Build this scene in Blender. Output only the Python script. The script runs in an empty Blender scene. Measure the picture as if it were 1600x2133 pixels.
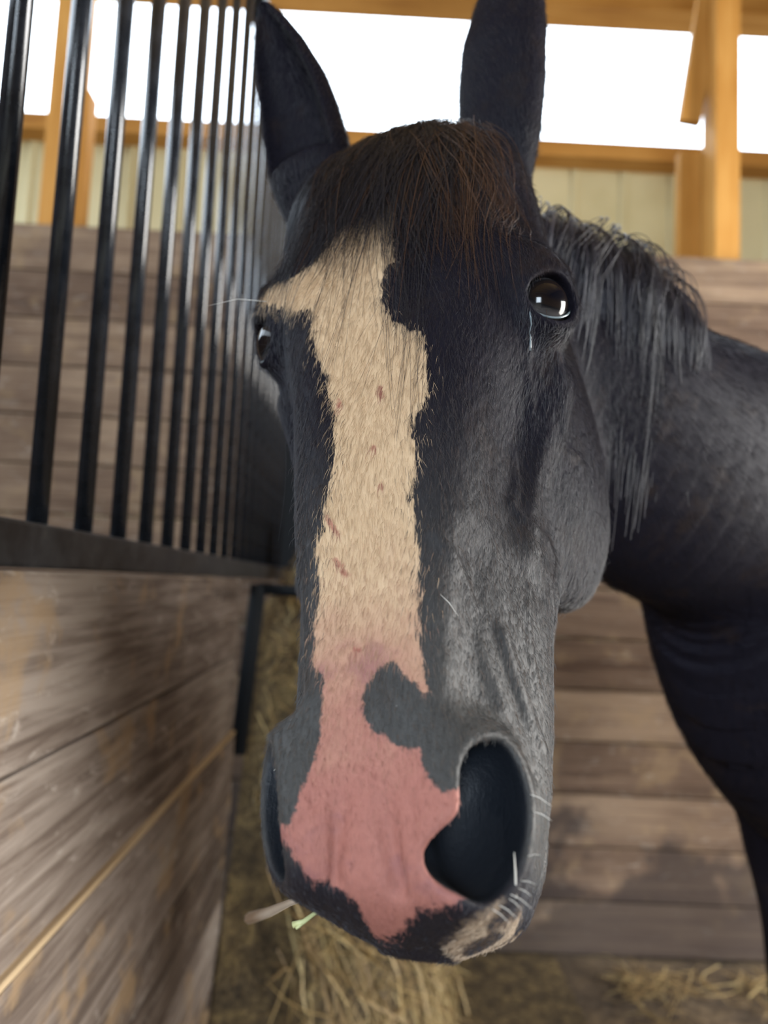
import bpy, bmesh, math, random
import numpy as np
from mathutils import Vector, Matrix, noise as mnoise

random.seed(7)
rng = np.random.default_rng(7)
SC = bpy.context.scene
COL = SC.collection

# ------------------------------------------------------------------ camera
CAM_H = 1.39
yax = Vector((-.0181, -.0934, -1.0)).normalized()          # world Y seen from the camera
xax = Vector((1, -.045, 0)); xax = (xax - yax * xax.dot(yax)).normalized()
zax = xax.cross(yax)
W2C = Matrix((xax, yax, zax)).transposed()                # world -> camera
C2W = W2C.transposed()
cam_data = bpy.data.cameras.new('camera')
cam = bpy.data.objects.new('camera', cam_data); COL.objects.link(cam)
cam.matrix_world = Matrix.Translation((0, 0, CAM_H)) @ C2W.to_4x4()
cam_data.sensor_fit = 'HORIZONTAL'; cam_data.sensor_width = 36; cam_data.lens = 36
cam_data.clip_start = .02; cam_data.clip_end = 200
cam_data.dof.use_dof = True
cam_data.dof.focus_distance = .45
cam_data.dof.aperture_fstop = 6.6
SC.camera = cam

# ------------------------------------------------------------------ daylight
world = bpy.data.worlds.new('daylight'); SC.world = world
world.use_nodes = True
wn = world.node_tree
bg = wn.nodes['Background']
tc = wn.nodes.new('ShaderNodeTexCoord'); sx = wn.nodes.new('ShaderNodeSeparateXYZ'); wr = wn.nodes.new('ShaderNodeValToRGB')
wn.links.new(tc.outputs['Generated'], sx.inputs[0]); wn.links.new(sx.outputs['Z'], wr.inputs['Fac']); wn.links.new(wr.outputs['Color'], bg.inputs['Color'])
wr.color_ramp.elements[0].position = 0; wr.color_ramp.elements[0].color = (.10, .10, .085, 1)      # the yard outside
wr.color_ramp.elements[1].position = .03; wr.color_ramp.elements[1].color = (.76, .88, 1.0, 1)     # overcast sky
bg.inputs['Strength'].default_value = 3.0
SC.view_settings.view_transform = 'Standard'
SC.view_settings.look = 'None'
SC.view_settings.gamma = 1
SC.view_settings.exposure = 1.4
SC.view_settings.use_curve_mapping = False

def area(name, loc, target, sx, sy, power, color):
    d = bpy.data.lights.new(name, 'AREA'); d.shape = 'RECTANGLE'; d.size = sx; d.size_y = sy
    d.energy = power; d.color = color
    o = bpy.data.objects.new(name, d); COL.objects.link(o)
    o.location = loc
    o.rotation_euler = (Vector(target) - Vector(loc)).to_track_quat('-Z', 'Y').to_euler()
    return o
# added area lamp in an unseen side doorway, lighting the horse from the right
area('side_fill', (3.86, .95, 1.9), (0, .45, 1.45), 1.7, 2.4, 145, (1.0, .95, .88))
# added fill lamp behind the viewer, in a doorway gap made for it
area('front_fill', (-.5, -3.9, 2.3), (-.2, .5, 1.5), 1.1, 1.5, 68, (.76, .88, 1.0))

# ------------------------------------------------------------------ helpers
def link(name, me, mat=None, parent=None, smooth=False):
    o = bpy.data.objects.new(name, me); COL.objects.link(o)
    if mat: me.materials.append(mat)
    if parent: o.parent = parent
    if smooth and hasattr(me, 'polygons'):
        me.polygons.foreach_set('use_smooth', [True] * len(me.polygons))
    return o
def mesh(name, v, f):
    me = bpy.data.meshes.new(name); me.from_pydata([tuple(p) for p in v], [], f); me.update(); return me
def from_bm(name, bm, mat=None, parent=None, smooth=False):
    me = bpy.data.meshes.new(name); bm.to_mesh(me); bm.free()
    return link(name, me, mat, parent, smooth)
def tag(o, label=None, cat=None, group=None, kind=None):
    if label: o['label'] = label
    if cat: o['category'] = cat
    if group: o['group'] = group
    if kind: o['kind'] = kind
    return o
def empty(name, loc=(0, 0, 0)):
    o = bpy.data.objects.new(name, None); COL.objects.link(o); o.location = loc; o.empty_display_size = .05
    return o
def box(bm, lo, hi, bevel=0, seg=2, jit=0):
    m = bmesh.ops.create_cube(bm, size=1)
    vs = m['verts']
    for v in vs:
        v.co = Vector([lo[i] + (v.co[i] + .5) * (hi[i] - lo[i]) + (random.uniform(-jit, jit) if jit else 0) for i in range(3)])
    if bevel:
        es = list({e for v in vs for e in v.link_edges})
        bmesh.ops.bevel(bm, geom=es, offset=bevel, segments=seg, affect='EDGES', profile=.6)
def tube(bm, pts, rad, n=8, cap=True):
    pts = [Vector(p) for p in pts]
    if not hasattr(rad, '__len__'): rad = [rad] * len(pts)
    rings = []
    up = None
    for i, p in enumerate(pts):
        t = (pts[min(i + 1, len(pts) - 1)] - pts[max(i - 1, 0)]).normalized()
        if up is None:
            a = Vector((0, 0, 1)) if abs(t.z) < .9 else Vector((1, 0, 0))
        else: a = up
        u = (a - t * a.dot(t)).normalized(); up = u
        w = t.cross(u)
        rings.append([bm.verts.new(p + (u * math.cos(k * 2 * math.pi / n) + w * math.sin(k * 2 * math.pi / n)) * rad[i]) for k in range(n)])
    for a, b in zip(rings, rings[1:]):
        for k in range(n):
            f = bm.faces.new((a[k], a[(k + 1) % n], b[(k + 1) % n], b[k])); f.smooth = True
    if cap:
        bm.faces.new(rings[0][::-1]); bm.faces.new(rings[-1])

# node helper
class N:
    def __init__(s, name):
        s.m = bpy.data.materials.new(name); s.m.use_nodes = True
        s.t = s.m.node_tree; s.b = s.t.nodes['Principled BSDF']
    def n(s, typ, **kw):
        x = s.t.nodes.new(typ)
        for k, v in kw.items():
            if k.startswith('i_'): x.inputs[k[2:].replace('_', ' ')].default_value = v
            else: setattr(x, k, v)
        return x
    def l(s, a, b):
        s.t.links.new(a, b)
    def noise(s, vec, scale, detail=4, rough=.55, dist=0):
        x = s.n('ShaderNodeTexNoise'); x.inputs['Scale'].default_value = scale; x.inputs['Detail'].default_value = detail
        x.inputs['Roughness'].default_value = rough; x.inputs['Distortion'].default_value = dist
        if vec is not None: s.l(vec, x.inputs['Vector'])
        return x.outputs['Fac']
    def coord(s, out='Object', scale=(1, 1, 1), rot=(0, 0, 0)):
        c = s.n('ShaderNodeTexCoord'); m = s.n('ShaderNodeMapping')
        m.inputs['Scale'].default_value = scale; m.inputs['Rotation'].default_value = rot
        s.l(c.outputs[out], m.inputs['Vector']); return m.outputs['Vector']
    def ramp(s, fac, stops, interp='LINEAR'):
        r = s.n('ShaderNodeValToRGB'); e = r.color_ramp.elements; r.color_ramp.interpolation = interp
        while len(e) < len(stops): e.new(.5)
        for q, (p, c) in zip(e, stops): q.position = p; q.color = (*c, 1) if len(c) == 3 else c
        s.l(fac, r.inputs['Fac']); return r.outputs['Color']
    def mix(s, fac, a, b, mode='MIX'):
        x = s.n('ShaderNodeMix', data_type='RGBA', blend_type=mode)
        for sock, v in ((x.inputs[0], fac), (x.inputs[6], a), (x.inputs[7], b)):
            if hasattr(v, 'links'): s.l(v, sock)
            elif hasattr(v, '__len__'): sock.default_value = (*v, 1) if len(v) == 3 else v
            else: sock.default_value = v
        return x.outputs[2]
    def math(s, op, a, b=0.0, c=None, clamp=False):
        x = s.n('ShaderNodeMath', operation=op); x.use_clamp = clamp
        for i, v in enumerate((a, b, c)):
            if v is None: continue
            if hasattr(v, 'links'): s.l(v, x.inputs[i])
            else: x.inputs[i].default_value = v
        return x.outputs[0]
    def attr(s, name):
        return s.n('ShaderNodeAttribute', attribute_name=name).outputs['Fac']
    def smooth(s, v, lo, hi):
        x = s.n('ShaderNodeMapRange', interpolation_type='SMOOTHSTEP'); s.l(v, x.inputs[0])
        x.inputs[1].default_value = lo; x.inputs[2].default_value = hi
        return x.outputs[0]
    def bump(s, h, strength=.3, dist=.002):
        b = s.n('ShaderNodeBump'); b.inputs['Strength'].default_value = strength; b.inputs['Distance'].default_value = dist
        s.l(h, b.inputs['Height']); s.l(b.outputs['Normal'], s.b.inputs['Normal'])
    def set(s, **kw):
        for k, v in kw.items():
            i = s.b.inputs[k.replace('_', ' ')]
            if hasattr(v, 'links'): s.l(v, i)
            elif hasattr(v, '__len__') and len(v) == 3: i.default_value = (*v, 1)
            else: i.default_value = v
        return s

def wood(name, axis, c_dark, c_mid, c_light, rough=.75, scuff=0.0, tan=(.42, .27, .13), fine=1.0, dark_base=None):
    """weathered boards; grain runs along axis (0 x, 1 y, 2 z)"""
    m = N(name)
    sc = [9 * fine] * 3; sc[axis] = .55 * fine ** 1.6
    geo = m.n('ShaderNodeNewGeometry')
    rnd = geo.outputs['Random Per Island']
    co = m.coord('Object')
    off = m.n('ShaderNodeVectorMath', operation='ADD'); m.l(co, off.inputs[0])
    cmb = m.n('ShaderNodeCombineXYZ')
    r10 = m.math('MULTIPLY', rnd, 37.0)
    for i in range(3): m.l(r10, cmb.inputs[i])
    m.l(cmb.outputs[0], off.inputs[1])
    mp = m.n('ShaderNodeMapping'); mp.inputs['Scale'].default_value = sc; m.l(off.outputs[0], mp.inputs['Vector'])
    g1 = m.noise(mp.outputs[0], 2.2, 6, .62, .6)
    sc2 = [60, 60, 60]; sc2[axis] = 1.6
    mp2 = m.n('ShaderNodeMapping'); mp2.inputs['Scale'].default_value = sc2; m.l(off.outputs[0], mp2.inputs['Vector'])
    g2 = m.noise(mp2.outputs[0], 2.0, 4, .6)
    big = m.noise(off.outputs[0], 1.7, 3, .5)
    f = m.math('ADD', m.math('MULTIPLY', g1, .6), m.math('MULTIPLY', g2, .4))
    f = m.math('ADD', f, m.math('MULTIPLY', m.math('SUBTRACT', big, .5), .5))
    f = m.math('ADD', f, m.math('MULTIPLY', m.math('SUBTRACT', rnd, .5), .22))
    c = m.ramp(f, [(.32, c_dark), (.5, c_mid), (.68, c_light)])
    if scuff:
        s1 = m.noise(off.outputs[0], 7, 5, .6, .3)
        c = m.mix(m.math('MULTIPLY', m.smooth(s1, .54, .66), scuff), c, tan)
        fs = [14, 14, 14]; fs[axis] = 5
        mp3 = m.n('ShaderNodeMapping'); mp3.inputs['Scale'].default_value = fs; m.l(off.outputs[0], mp3.inputs['Vector'])
        s2 = m.noise(mp3.outputs[0], 2.6, 6, .7, .8)
        c = m.mix(m.math('MULTIPLY', m.smooth(s2, .56, .7), scuff * .8), c, (.50, .45, .40))
    if dark_base:                                               # darker towards the bottom, with its own ragged outline
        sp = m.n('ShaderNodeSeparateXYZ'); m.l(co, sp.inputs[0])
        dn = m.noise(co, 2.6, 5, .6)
        d = m.math('SUBTRACT', m.math('ADD', dark_base, m.math('MULTIPLY', m.math('SUBTRACT', dn, .5), 1.3)), sp.outputs['Z'])
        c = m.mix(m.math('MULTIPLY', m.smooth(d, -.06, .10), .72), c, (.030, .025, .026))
    m.set(Base_Color=c, Roughness=rough)
    m.b.inputs['Specular IOR Level'].default_value = .12
    m.bump(m.math('ADD', g1, m.math('MULTIPLY', g2, .6)), .5, .004)
    return m.m
# ------------------------------------------------------------------ the setting
XL = -.335                                   # inner face of the stall partition on the left
M_wall_l = wood('partition_boards', 1, (.046, .034, .027), (.145, .112, .092), (.29, .245, .21), scuff=.6, tan=(.33, .225, .125), fine=1.9)
M_wall_b = wood('back_boards', 0, (.075, .047, .033), (.155, .105, .074), (.26, .185, .128), scuff=.35, tan=(.30, .21, .12), dark_base=.42)
M_pine = wood('pine_post', 2, (.33, .155, .032), (.45, .215, .05), (.56, .30, .085), rough=.6)
M_pine_x = wood('pine_beam', 0, (.28, .12, .028), (.38, .18, .042), (.48, .25, .07), rough=.6)
M_roof = wood('roof_boards', 0, (.32, .20, .07), (.45, .29, .11), (.6, .42, .18))

bm = bmesh.new()                             # left partition: five boards below the rail
for k in range(8):
    z1 = 1.388 - k * .1985; z0 = max(z1 - .1955, 0.0)
    if z1 <= 0: break
    d = [0, -.002, .007, .004, 0, .002, 0][k]
    box(bm, (XL - .045, -.6, z0), (XL + d, 2.02, z1), .005, 2)
nf = len(bm.faces)
box(bm, (XL - .01, -.6, .9925), (XL + .0075, 2.02, 1.0005), .002)        # tan strip painting the lit edge along the second joint
bm.faces.ensure_lookup_table()
for f in bm.faces[nf:]: f.material_index = 1
o = tag(from_bm('wall_left', bm, M_wall_l), kind='structure'); o.data.materials.append(wood('lit_lip', 1, (.30, .21, .12), (.42, .31, .19), (.52, .40, .26)))

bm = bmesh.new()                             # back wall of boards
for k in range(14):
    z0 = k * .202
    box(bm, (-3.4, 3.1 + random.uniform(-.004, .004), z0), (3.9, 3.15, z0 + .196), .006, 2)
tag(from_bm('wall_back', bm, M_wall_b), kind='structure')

m = N('stall_floor')
co = m.coord('Object')
f1 = m.noise(co, 3.5, 6, .65); f2 = m.noise(co, 28, 5, .7, .5)
c = m.ramp(m.math('ADD', m.math('MULTIPLY', f1, .6), m.math('MULTIPLY', f2, .4)), [(.34, (.030, .022, .016)), (.5, (.095, .068, .044)), (.66, (.20, .145, .085))])
m.set(Base_Color=c, Roughness=.95); m.bump(m.math('ADD', f1, f2), .8, .02)
bm = bmesh.new()
bmesh.ops.create_grid(bm, x_segments=60, y_segments=60, size=1)
for v in bm.verts:
    v.co = Vector((v.co.x * 3.65 + .25, v.co.y * 3.6 + .8, 0))
    v.co.z = -.012 + .012 * mnoise.noise(Vector((v.co.x * 3, v.co.y * 3, 0)))
tag(from_bm('floor', bm, m.m, smooth=True), kind='structure')

# outer barn wall: ribbed siding below a girt, open to the sky above it
m = N('ribbed_siding')
co = m.coord('Object')
n1 = m.noise(co, 1.4, 4, .6)
m.set(Base_Color=m.ramp(n1, [(.3, (.46, .40, .225)), (.7, (.58, .51, .31))]), Roughness=.55)
bm = bmesh.new()
prof = [(0, 0), (.02, .022), (.045, .022), (.065, 0)]
xs = []
x = -4.6
while x < 6:
    xs += [(x + a, b) for a, b in prof]; x += .30
lo = [bm.verts.new((x, 4.47 - y, 0)) for x, y in xs]; hi = [bm.verts.new((x, 4.47 - y, 4.02)) for x, y in xs]
for i in range(len(xs) - 1): bm.faces.new((lo[i], lo[i + 1], hi[i + 1], hi[i]))
o = tag(from_bm('wall_outer', bm, m.m), kind='structure')
sm = o.modifiers.new('thick', 'SOLIDIFY'); sm.thickness = .003; sm.offset = -1
bm = bmesh.new(); box(bm, (-4.6, 4.30, 3.955), (6, 4.44, 4.055), .004)
tag(from_bm('trim_1', bm, M_pine_x), kind='structure')
bm = bmesh.new(); box(bm, (-4.6, 4.28, 4.90), (6, 4.48, 5.15), .004)
tag(from_bm('trim_2', bm, M_pine_x), kind='structure')
bm = bmesh.new()
for k in range(16): box(bm, (-4.6, -4.0 + k * .55, 5.16), (6.2, -4.0 + k * .55 + .545, 5.2), .003)
tag(from_bm('ceiling', bm, M_roof), kind='structure')

# the rest of the barn: side wall and wall behind the viewer, gaps added for light, far side wall
M_wall_s = wood('barn_boards', 1, (.035, .024, .018), (.085, .058, .040), (.14, .10, .07))
bm = bmesh.new()
for k in range(24):
    z0 = k * .215
    if z0 < 3.1:
        box(bm, (3.9, -4.0, z0), (3.95, .1, z0 + .212), .004); box(bm, (3.9, 1.8, z0), (3.95, 4.3, z0 + .212), .004)
    else: box(bm, (3.9, -4.0, z0), (3.95, 4.3, z0 + .212), .004)
tag(from_bm('wall_right', bm, M_wall_s), kind='structure')
bm = bmesh.new()
for k in range(24):
    z0 = k * .215
    if z0 < 3.1:
        box(bm, (-4.6, -4.05, z0), (-1.3, -4.0, z0 + .212), .004); box(bm, (.3, -4.05, z0), (3.95, -4.0, z0 + .212), .004)
    else: box(bm, (-4.6, -4.05, z0), (3.95, -4.0, z0 + .212), .004)
tag(from_bm('wall_front', bm, wood('barn_end_boards', 0, (.035, .024, .018), (.085, .058, .040), (.14, .10, .07))), kind='structure')
bm = bmesh.new()
for k in range(14): box(bm, (-3.4, -4.0, k * .215), (-3.35, 3.1, k * .215 + .212), .004)
tag(from_bm('wall_left_far', bm, M_wall_s), kind='structure')

def post(x0, x1, y0, y1, z1, label):
    t = empty('wooden_post', ((x0 + x1) / 2, (y0 + y1) / 2, 0)); tag(t, label, 'post', 'wooden posts behind the back wall')
    return t
def child_box(name, t, lo, hi, mat, bevel=.004):
    bm = bmesh.new(); l = t.location
    box(bm, [lo[i] - l[i] for i in range(3)], [hi[i] - l[i] for i in range(3)], bevel)
    return from_bm(name, bm, mat, t)
t = post(-1.51, -1.36, 3.16, 3.30, 5.1, 'wide orange pine post seen through the black bars')
child_box('shaft', t, (-1.485, 3.16, 0), (-1.365, 3.30, 5.14), M_pine)
child_box('packer_board', t, (-1.363, 3.19, 0), (-1.318, 3.28, 3.48), M_pine)
t = post(1.42, 1.53, 3.2, 3.6, 5.1, 'orange pine post with a diagonal brace behind the horse\'s back')
child_box('shaft', t, (1.435, 3.20, 0), (1.545, 3.34, 5.14), M_pine)
child_box('packer_board', t, (1.335, 3.345, 0), (1.53, 3.40, 3.44), M_pine)
bm = bmesh.new()
l = t.location
p0 = Vector((1.36, 3.31, 3.55)) - l; p1 = Vector((1.50, 3.29, 4.6)) - l
d = (p1 - p0).normalized(); s = Vector((d.z, 0, -d.x))
vs = []
for p in (p0, p1):
    for a in (-.05, .05):
        for b in (-.02, .02): vs.append(bm.verts.new(p + s * a + Vector((0, b, 0))))
for f in ((0, 1, 3, 2), (4, 6, 7, 5), (0, 4, 5, 1), (2, 3, 7, 6), (0, 2, 6, 4), (1, 5, 7, 3)): bm.faces.new([vs[i] for i in f])
bmesh.ops.recalc_face_normals(bm, faces=bm.faces)
from_bm('brace', bm, M_pine, t)

# ------------------------------------------------------------------ grille on the partition
m = N('black_enamel')
co = m.coord('Object'); n1 = m.noise(co, 40, 4, .6)
m.set(Base_Color=m.ramp(n1, [(.3, (.008, .010, .014)), (.75, (.022, .026, .034))]), Roughness=m.math('ADD', m.math('MULTIPLY', n1, .12), .12))
m.b.inputs['Specular IOR Level'].default_value = .6
M_bar = m.m
m = N('worn_black_rail')
co = m.coord('Object'); n1 = m.noise(co, 26, 6, .7); n2 = m.noise(co, 6, 4, .6)
c = m.ramp(n1, [(.4, (.010, .012, .016)), (.62, (.03, .034, .04)), (.75, (.12, .115, .10))])
m.set(Base_Color=c, Roughness=m.math('ADD', m.math('MULTIPLY', n2, .3), .25)); m.bump(n1, .2, .002); m.b.inputs['Specular IOR Level'].default_value = .3
M_rail = m.m
m = N('matt_black_steel'); m.set(Base_Color=(.010, .012, .015), Roughness=.7); m.b.inputs['Specular IOR Level'].default_value = .15; M_matt = m.m

g = empty('stall_grille', (XL - .0225, 0, 1.39))
tag(g, 'black steel bar grille standing on the plank partition', 'stall grille')
def rail(z0, z1, name='rail'):
    bm = bmesh.new(); box(bm, (-.0225, -.6, z0 - 1.39), (.0225, 3.09, z1 - 1.39), .004)
    return from_bm(name, bm, M_rail, g)
rail(1.3905, 1.436); rail(2.85, 2.90)
bm = bmesh.new(); box(bm, (-.02, 3.03, .0465), (.122, 3.085, 1.459), .004); from_bm('end_post', bm, M_matt, g)
bar_me = None
for k in range(19):
    y = .69 + .1315 * (k - 1)
    if bar_me is None:
        bm = bmesh.new(); tube(bm, [(0, 0, .045), (0, 0, .75), (0, 0, 1.461)], .0112, 20)
        bar_me = bpy.data.meshes.new('bar'); bm.to_mesh(bar_me); bm.free(); bar_me.materials.append(M_bar)
    o = bpy.data.objects.new('bar', bar_me); COL.objects.link(o); o.parent = g; o.location = (0, y, 0)
# ------------------------------------------------------------------ the horse: one continuous body grown from a distance field
def norm3(a):
    a = np.asarray(a, float); return a / np.linalg.norm(a)
PITCH = math.radians(34); YAW = math.radians(20); ROLL = math.radians(2.5)
_u = np.array([0, -math.cos(PITCH), math.sin(PITCH)]); _n0 = np.array([0, math.sin(PITCH), math.cos(PITCH)]); _w0 = np.array([1., 0, 0])
_n = _n0 * math.cos(YAW) - _w0 * math.sin(YAW); _w = _w0 * math.cos(YAW) + _n0 * math.sin(YAW)
_cr, _sr = math.cos(ROLL), math.sin(ROLL)
_w, _u = _w * _cr + _u * _sr, _u * _cr - _w * _sr
HEAD_CAM = np.array([.016, .145, -.570])
R_w = np.array(C2W)                                        # camera axes -> world axes
HEAD_R = (R_w @ np.stack([_w, _u, _n], 1))                 # head (w, u, n) -> world
HEAD_O = R_w @ HEAD_CAM + np.array([0, 0, CAM_H])
def h2w(p): return np.asarray(p, float) @ HEAD_R.T + HEAD_O
def w2h(p): return (np.asarray(p, float) - HEAD_O) @ HEAD_R
def c2w(p): return R_w @ np.array([p[0], p[1], -p[2]]) + np.array([0, 0, CAM_H])   # right, up, forward

# sections across the head: u, front ridge, then (w, n) round the half section to the back
SEC = [
 (-.320, -.040, (.010, -.042), (.018, -.048), (.020, -.060), (.016, -.080), -.090),
 (-.262, -.028, (.030, -.032), (.050, -.042), (.058, -.060), (.046, -.105), -.130),
 (-.190, .019, (.048, .014), (.080, .002), (.088, -.050), (.074, -.140), -.180),
 (-.090, .050, (.062, .043), (.096, .010), (.104, -.045), (.088, -.160), -.205),
 (-.010, .055, (.066, .048), (.102, .014), (.108, -.040), (.096, -.175), -.222),
 (.050, .053, (.058, .046), (.092, .006), (.102, -.045), (.098, -.180), -.226),
 (.100, .051, (.048, .044), (.076, .004), (.092, -.050), (.094, -.178), -.218),
 (.145, .049, (.042, .042), (.068, .002), (.082, -.050), (.078, -.155), -.190),
 (.190, .046, (.038, .039), (.063, .000), (.080, -.050), (.072, -.120), -.148),
 (.240, .043, (.036, .036), (.061, -.002), (.076, -.046), (.064, -.095), -.115),
 (.300, .042, (.037, .033), (.060, .000), (.071, -.040), (.058, -.080), -.096),
 (.345, .043, (.042, .033), (.060, .004), (.066, -.030), (.052, -.074), -.088),
 (.375, .036, (.038, .027), (.052, .000), (.055, -.028), (.046, -.066), -.080),
 (.396, .016, (.028, .008), (.038, -.010), (.041, -.034), (.035, -.060), -.072),
 (.408, -.022, (.010, -.024), (.016, -.030), (.018, -.038), (.014, -.050), -.055),
]
def cubic(x, xs, ys):
    """monotone-ish cubic hermite through (xs, ys), ys may be 2D"""
    xs = np.asarray(xs, float); ys = np.asarray(ys, float)
    d = np.gradient(ys, xs, axis=0)
    x = np.clip(x, xs[0], xs[-1]); i = np.clip(np.searchsorted(xs, x) - 1, 0, len(xs) - 2)
    h = (xs[i + 1] - xs[i]); t = (x - xs[i]) / h
    if ys.ndim > 1: t = t[:, None]; h = h[:, None]
    return (2*t**3 - 3*t**2 + 1) * ys[i] + (t**3 - 2*t**2 + t) * h * d[i] + (-2*t**3 + 3*t**2) * ys[i + 1] + (t**3 - t**2) * h * d[i + 1]

NU, NT = 400, 181
U0, U1 = SEC[0][0], SEC[-1][0]
_us = np.linspace(U0, U1, NU)
_flat = np.array([[0, s[1], *s[2], *s[3], *s[4], *s[5], 0, s[6]] for s in SEC])
_pt = cubic(_us, [s[0] for s in SEC], _flat).reshape(NU, 6, 2)
_ncen = (_pt[:, 0, 1] * .45 + _pt[:, 5, 1] * .55)
RAD = np.zeros((NU, NT))                                   # theta 0 = front, pi = back
_tg = np.linspace(0, math.pi, NT)
for i in range(NU):
    P = _pt[i].copy(); P[:, 1] -= _ncen[i]
    full = np.concatenate([P, (P * [-1, 1])[4:0:-1]])      # closed curve, 10 points
    # closed Catmull-Rom
    m = len(full); tt = np.linspace(0, 1, 24, endpoint=False)[:, None]
    out = []
    for k in range(m):
        a, b, c, d = full[k - 1], full[k], full[(k + 1) % m], full[(k + 2) % m]
        out.append(.5 * ((2*b) + (-a + c) * tt + (2*a - 5*b + 4*c - d) * tt**2 + (-a + 3*b - 3*c + d) * tt**3))
    out = np.concatenate(out)
    th = np.arctan2(out[:, 0], out[:, 1]); r = np.hypot(out[:, 0], out[:, 1])
    k = th >= -.02
    th, r = th[k], r[k]; o = np.argsort(th)
    RAD[i] = np.interp(_tg, th[o], r[o])
for _ in range(3):                                         # soften the sections a little
    RAD[:, 1:-1] = .25 * RAD[:, :-2] + .5 * RAD[:, 1:-1] + .25 * RAD[:, 2:]

def head_base(h):
    w, u, n = h[:, 0], h[:, 1], h[:, 2]
    uc = np.clip(u, U0, U1)
    fi = (uc - U0) / (U1 - U0) * (NU - 1); i = np.minimum(fi.astype(int), NU - 2); a = fi - i
    nc = _ncen[i] * (1 - a) + _ncen[i + 1] * a
    dn = n - nc
    th = np.arctan2(np.abs(w), dn) / math.pi * (NT - 1)
    j = np.minimum(th.astype(int), NT - 2); b = th - j
    r = (RAD[i, j] * (1 - b) + RAD[i, j + 1] * b) * (1 - a) + (RAD[i + 1, j] * (1 - b) + RAD[i + 1, j + 1] * b) * a
    f = (np.hypot(w, dn) - r) * .85
    ov = np.maximum(np.abs(u - uc), 0)
    return np.where(ov > 0, np.hypot(np.maximum(f, 0), ov) + np.minimum(f, 0) * (ov == 0), f)

def smin(a, b, k):
    h = np.maximum(k - np.abs(a - b), 0) / k
    return np.minimum(a, b) - h * h * k * .25
def smax(a, b, k): return -smin(-a, -b, k)
def ell(p, c, r, R=None):
    q = p - np.asarray(c)
    if R is not None: q = q @ R
    r = np.asarray(r, float)
    k0 = np.linalg.norm(q / r, axis=1); k1 = np.linalg.norm(q / (r * r), axis=1) + 1e-9
    return k0 * (k0 - 1) / k1
def cap(p, a, b, ra, rb):
    a = np.asarray(a, float); b = np.asarray(b, float); ab = b - a
    t = np.clip(((p - a) @ ab) / (ab @ ab), 0, 1)
    return np.linalg.norm(p - a - t[:, None] * ab, axis=1) - (ra + (rb - ra) * t)
def chain(p, pts, rs):
    d = None
    for i in range(len(pts) - 1):
        e = cap(p, pts[i], pts[i + 1], rs[i], rs[i + 1]); d = e if d is None else np.minimum(d, e)
    return d
def frame(x, y):
    x = norm3(x); y = np.asarray(y, float); y = norm3(y - x * (y @ x)); return np.stack([x, y, np.cross(x, y)], 1)

SHEAR = .135
EYE_C = np.array([.0935, .018, .004]); EYE_R = .0235
EYE_AX = norm3([.72, .20, .66])                            # the way the eye looks
EYE_F = frame(EYE_AX, [0, 1, 0])
NOS_C = np.array([.050, .357, .026])
NOS_F = frame(norm3([.76, .14, .64]), [-.30, 1, 0])        # opening axis, long axis
def c2h(p): return w2h(c2w(p))
def cdir(p): return (R_w @ np.array([p[0], p[1], -p[2]])) @ HEAD_R
EAR = {}
for sgn, base, tip, fwd in ((-1, (-.066, .310, .722), (-.108, .477, .728), (-.55, .05, -.8)),
                            (1, (.104, .310, .700), (.119, .535, .715), (.55, .0, .75))):
    b = c2h(base); t = c2h(tip); EAR[sgn] = (b, np.linalg.norm(t - b), frame(norm3(t - b), cdir(fwd)))

def ear(h, sgn):
    b, L, F = EAR[sgn]
    q = (h - b) @ F                                        # along, forward (opening), side
    a = q[:, 0] / L
    prof = [.034, .042, .0435, .041, .036, .027, .0160, .005, 0.0] if sgn < 0 else [.026, .033, .039, .0415, .040, .032, .022, .010, 0.0]
    hw = np.interp(a, [-.25, 0, .15, .35, .55, .75, .9, 1.0, 1.05], np.array(prof))
    hd = hw * .72
    cf = np.interp(a, [0, .5, 1], [0, -.004, .010]) 
    x = q[:, 1] - cf; y = q[:, 2]
    k = np.hypot(x / hd.clip(1e-4), y / hw.clip(1e-4))
    f = (k - 1) * np.minimum(hd, hw).clip(.002)
    f = np.maximum(f, (np.abs(a - .40) - .645) * L)
    hw2 = (hw - .0045).clip(1e-4); hd2 = (hd - .004).clip(1e-4)
    k2 = np.hypot((x - .55 * hd) / (hd2 * 1.15), y / (hw2 * .92))
    cav = (k2 - 1) * np.minimum(hd2, hw2).clip(.002)
    cav = np.maximum(cav, (.10 - a) * L)
    return smax(f, -cav, .004)

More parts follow.
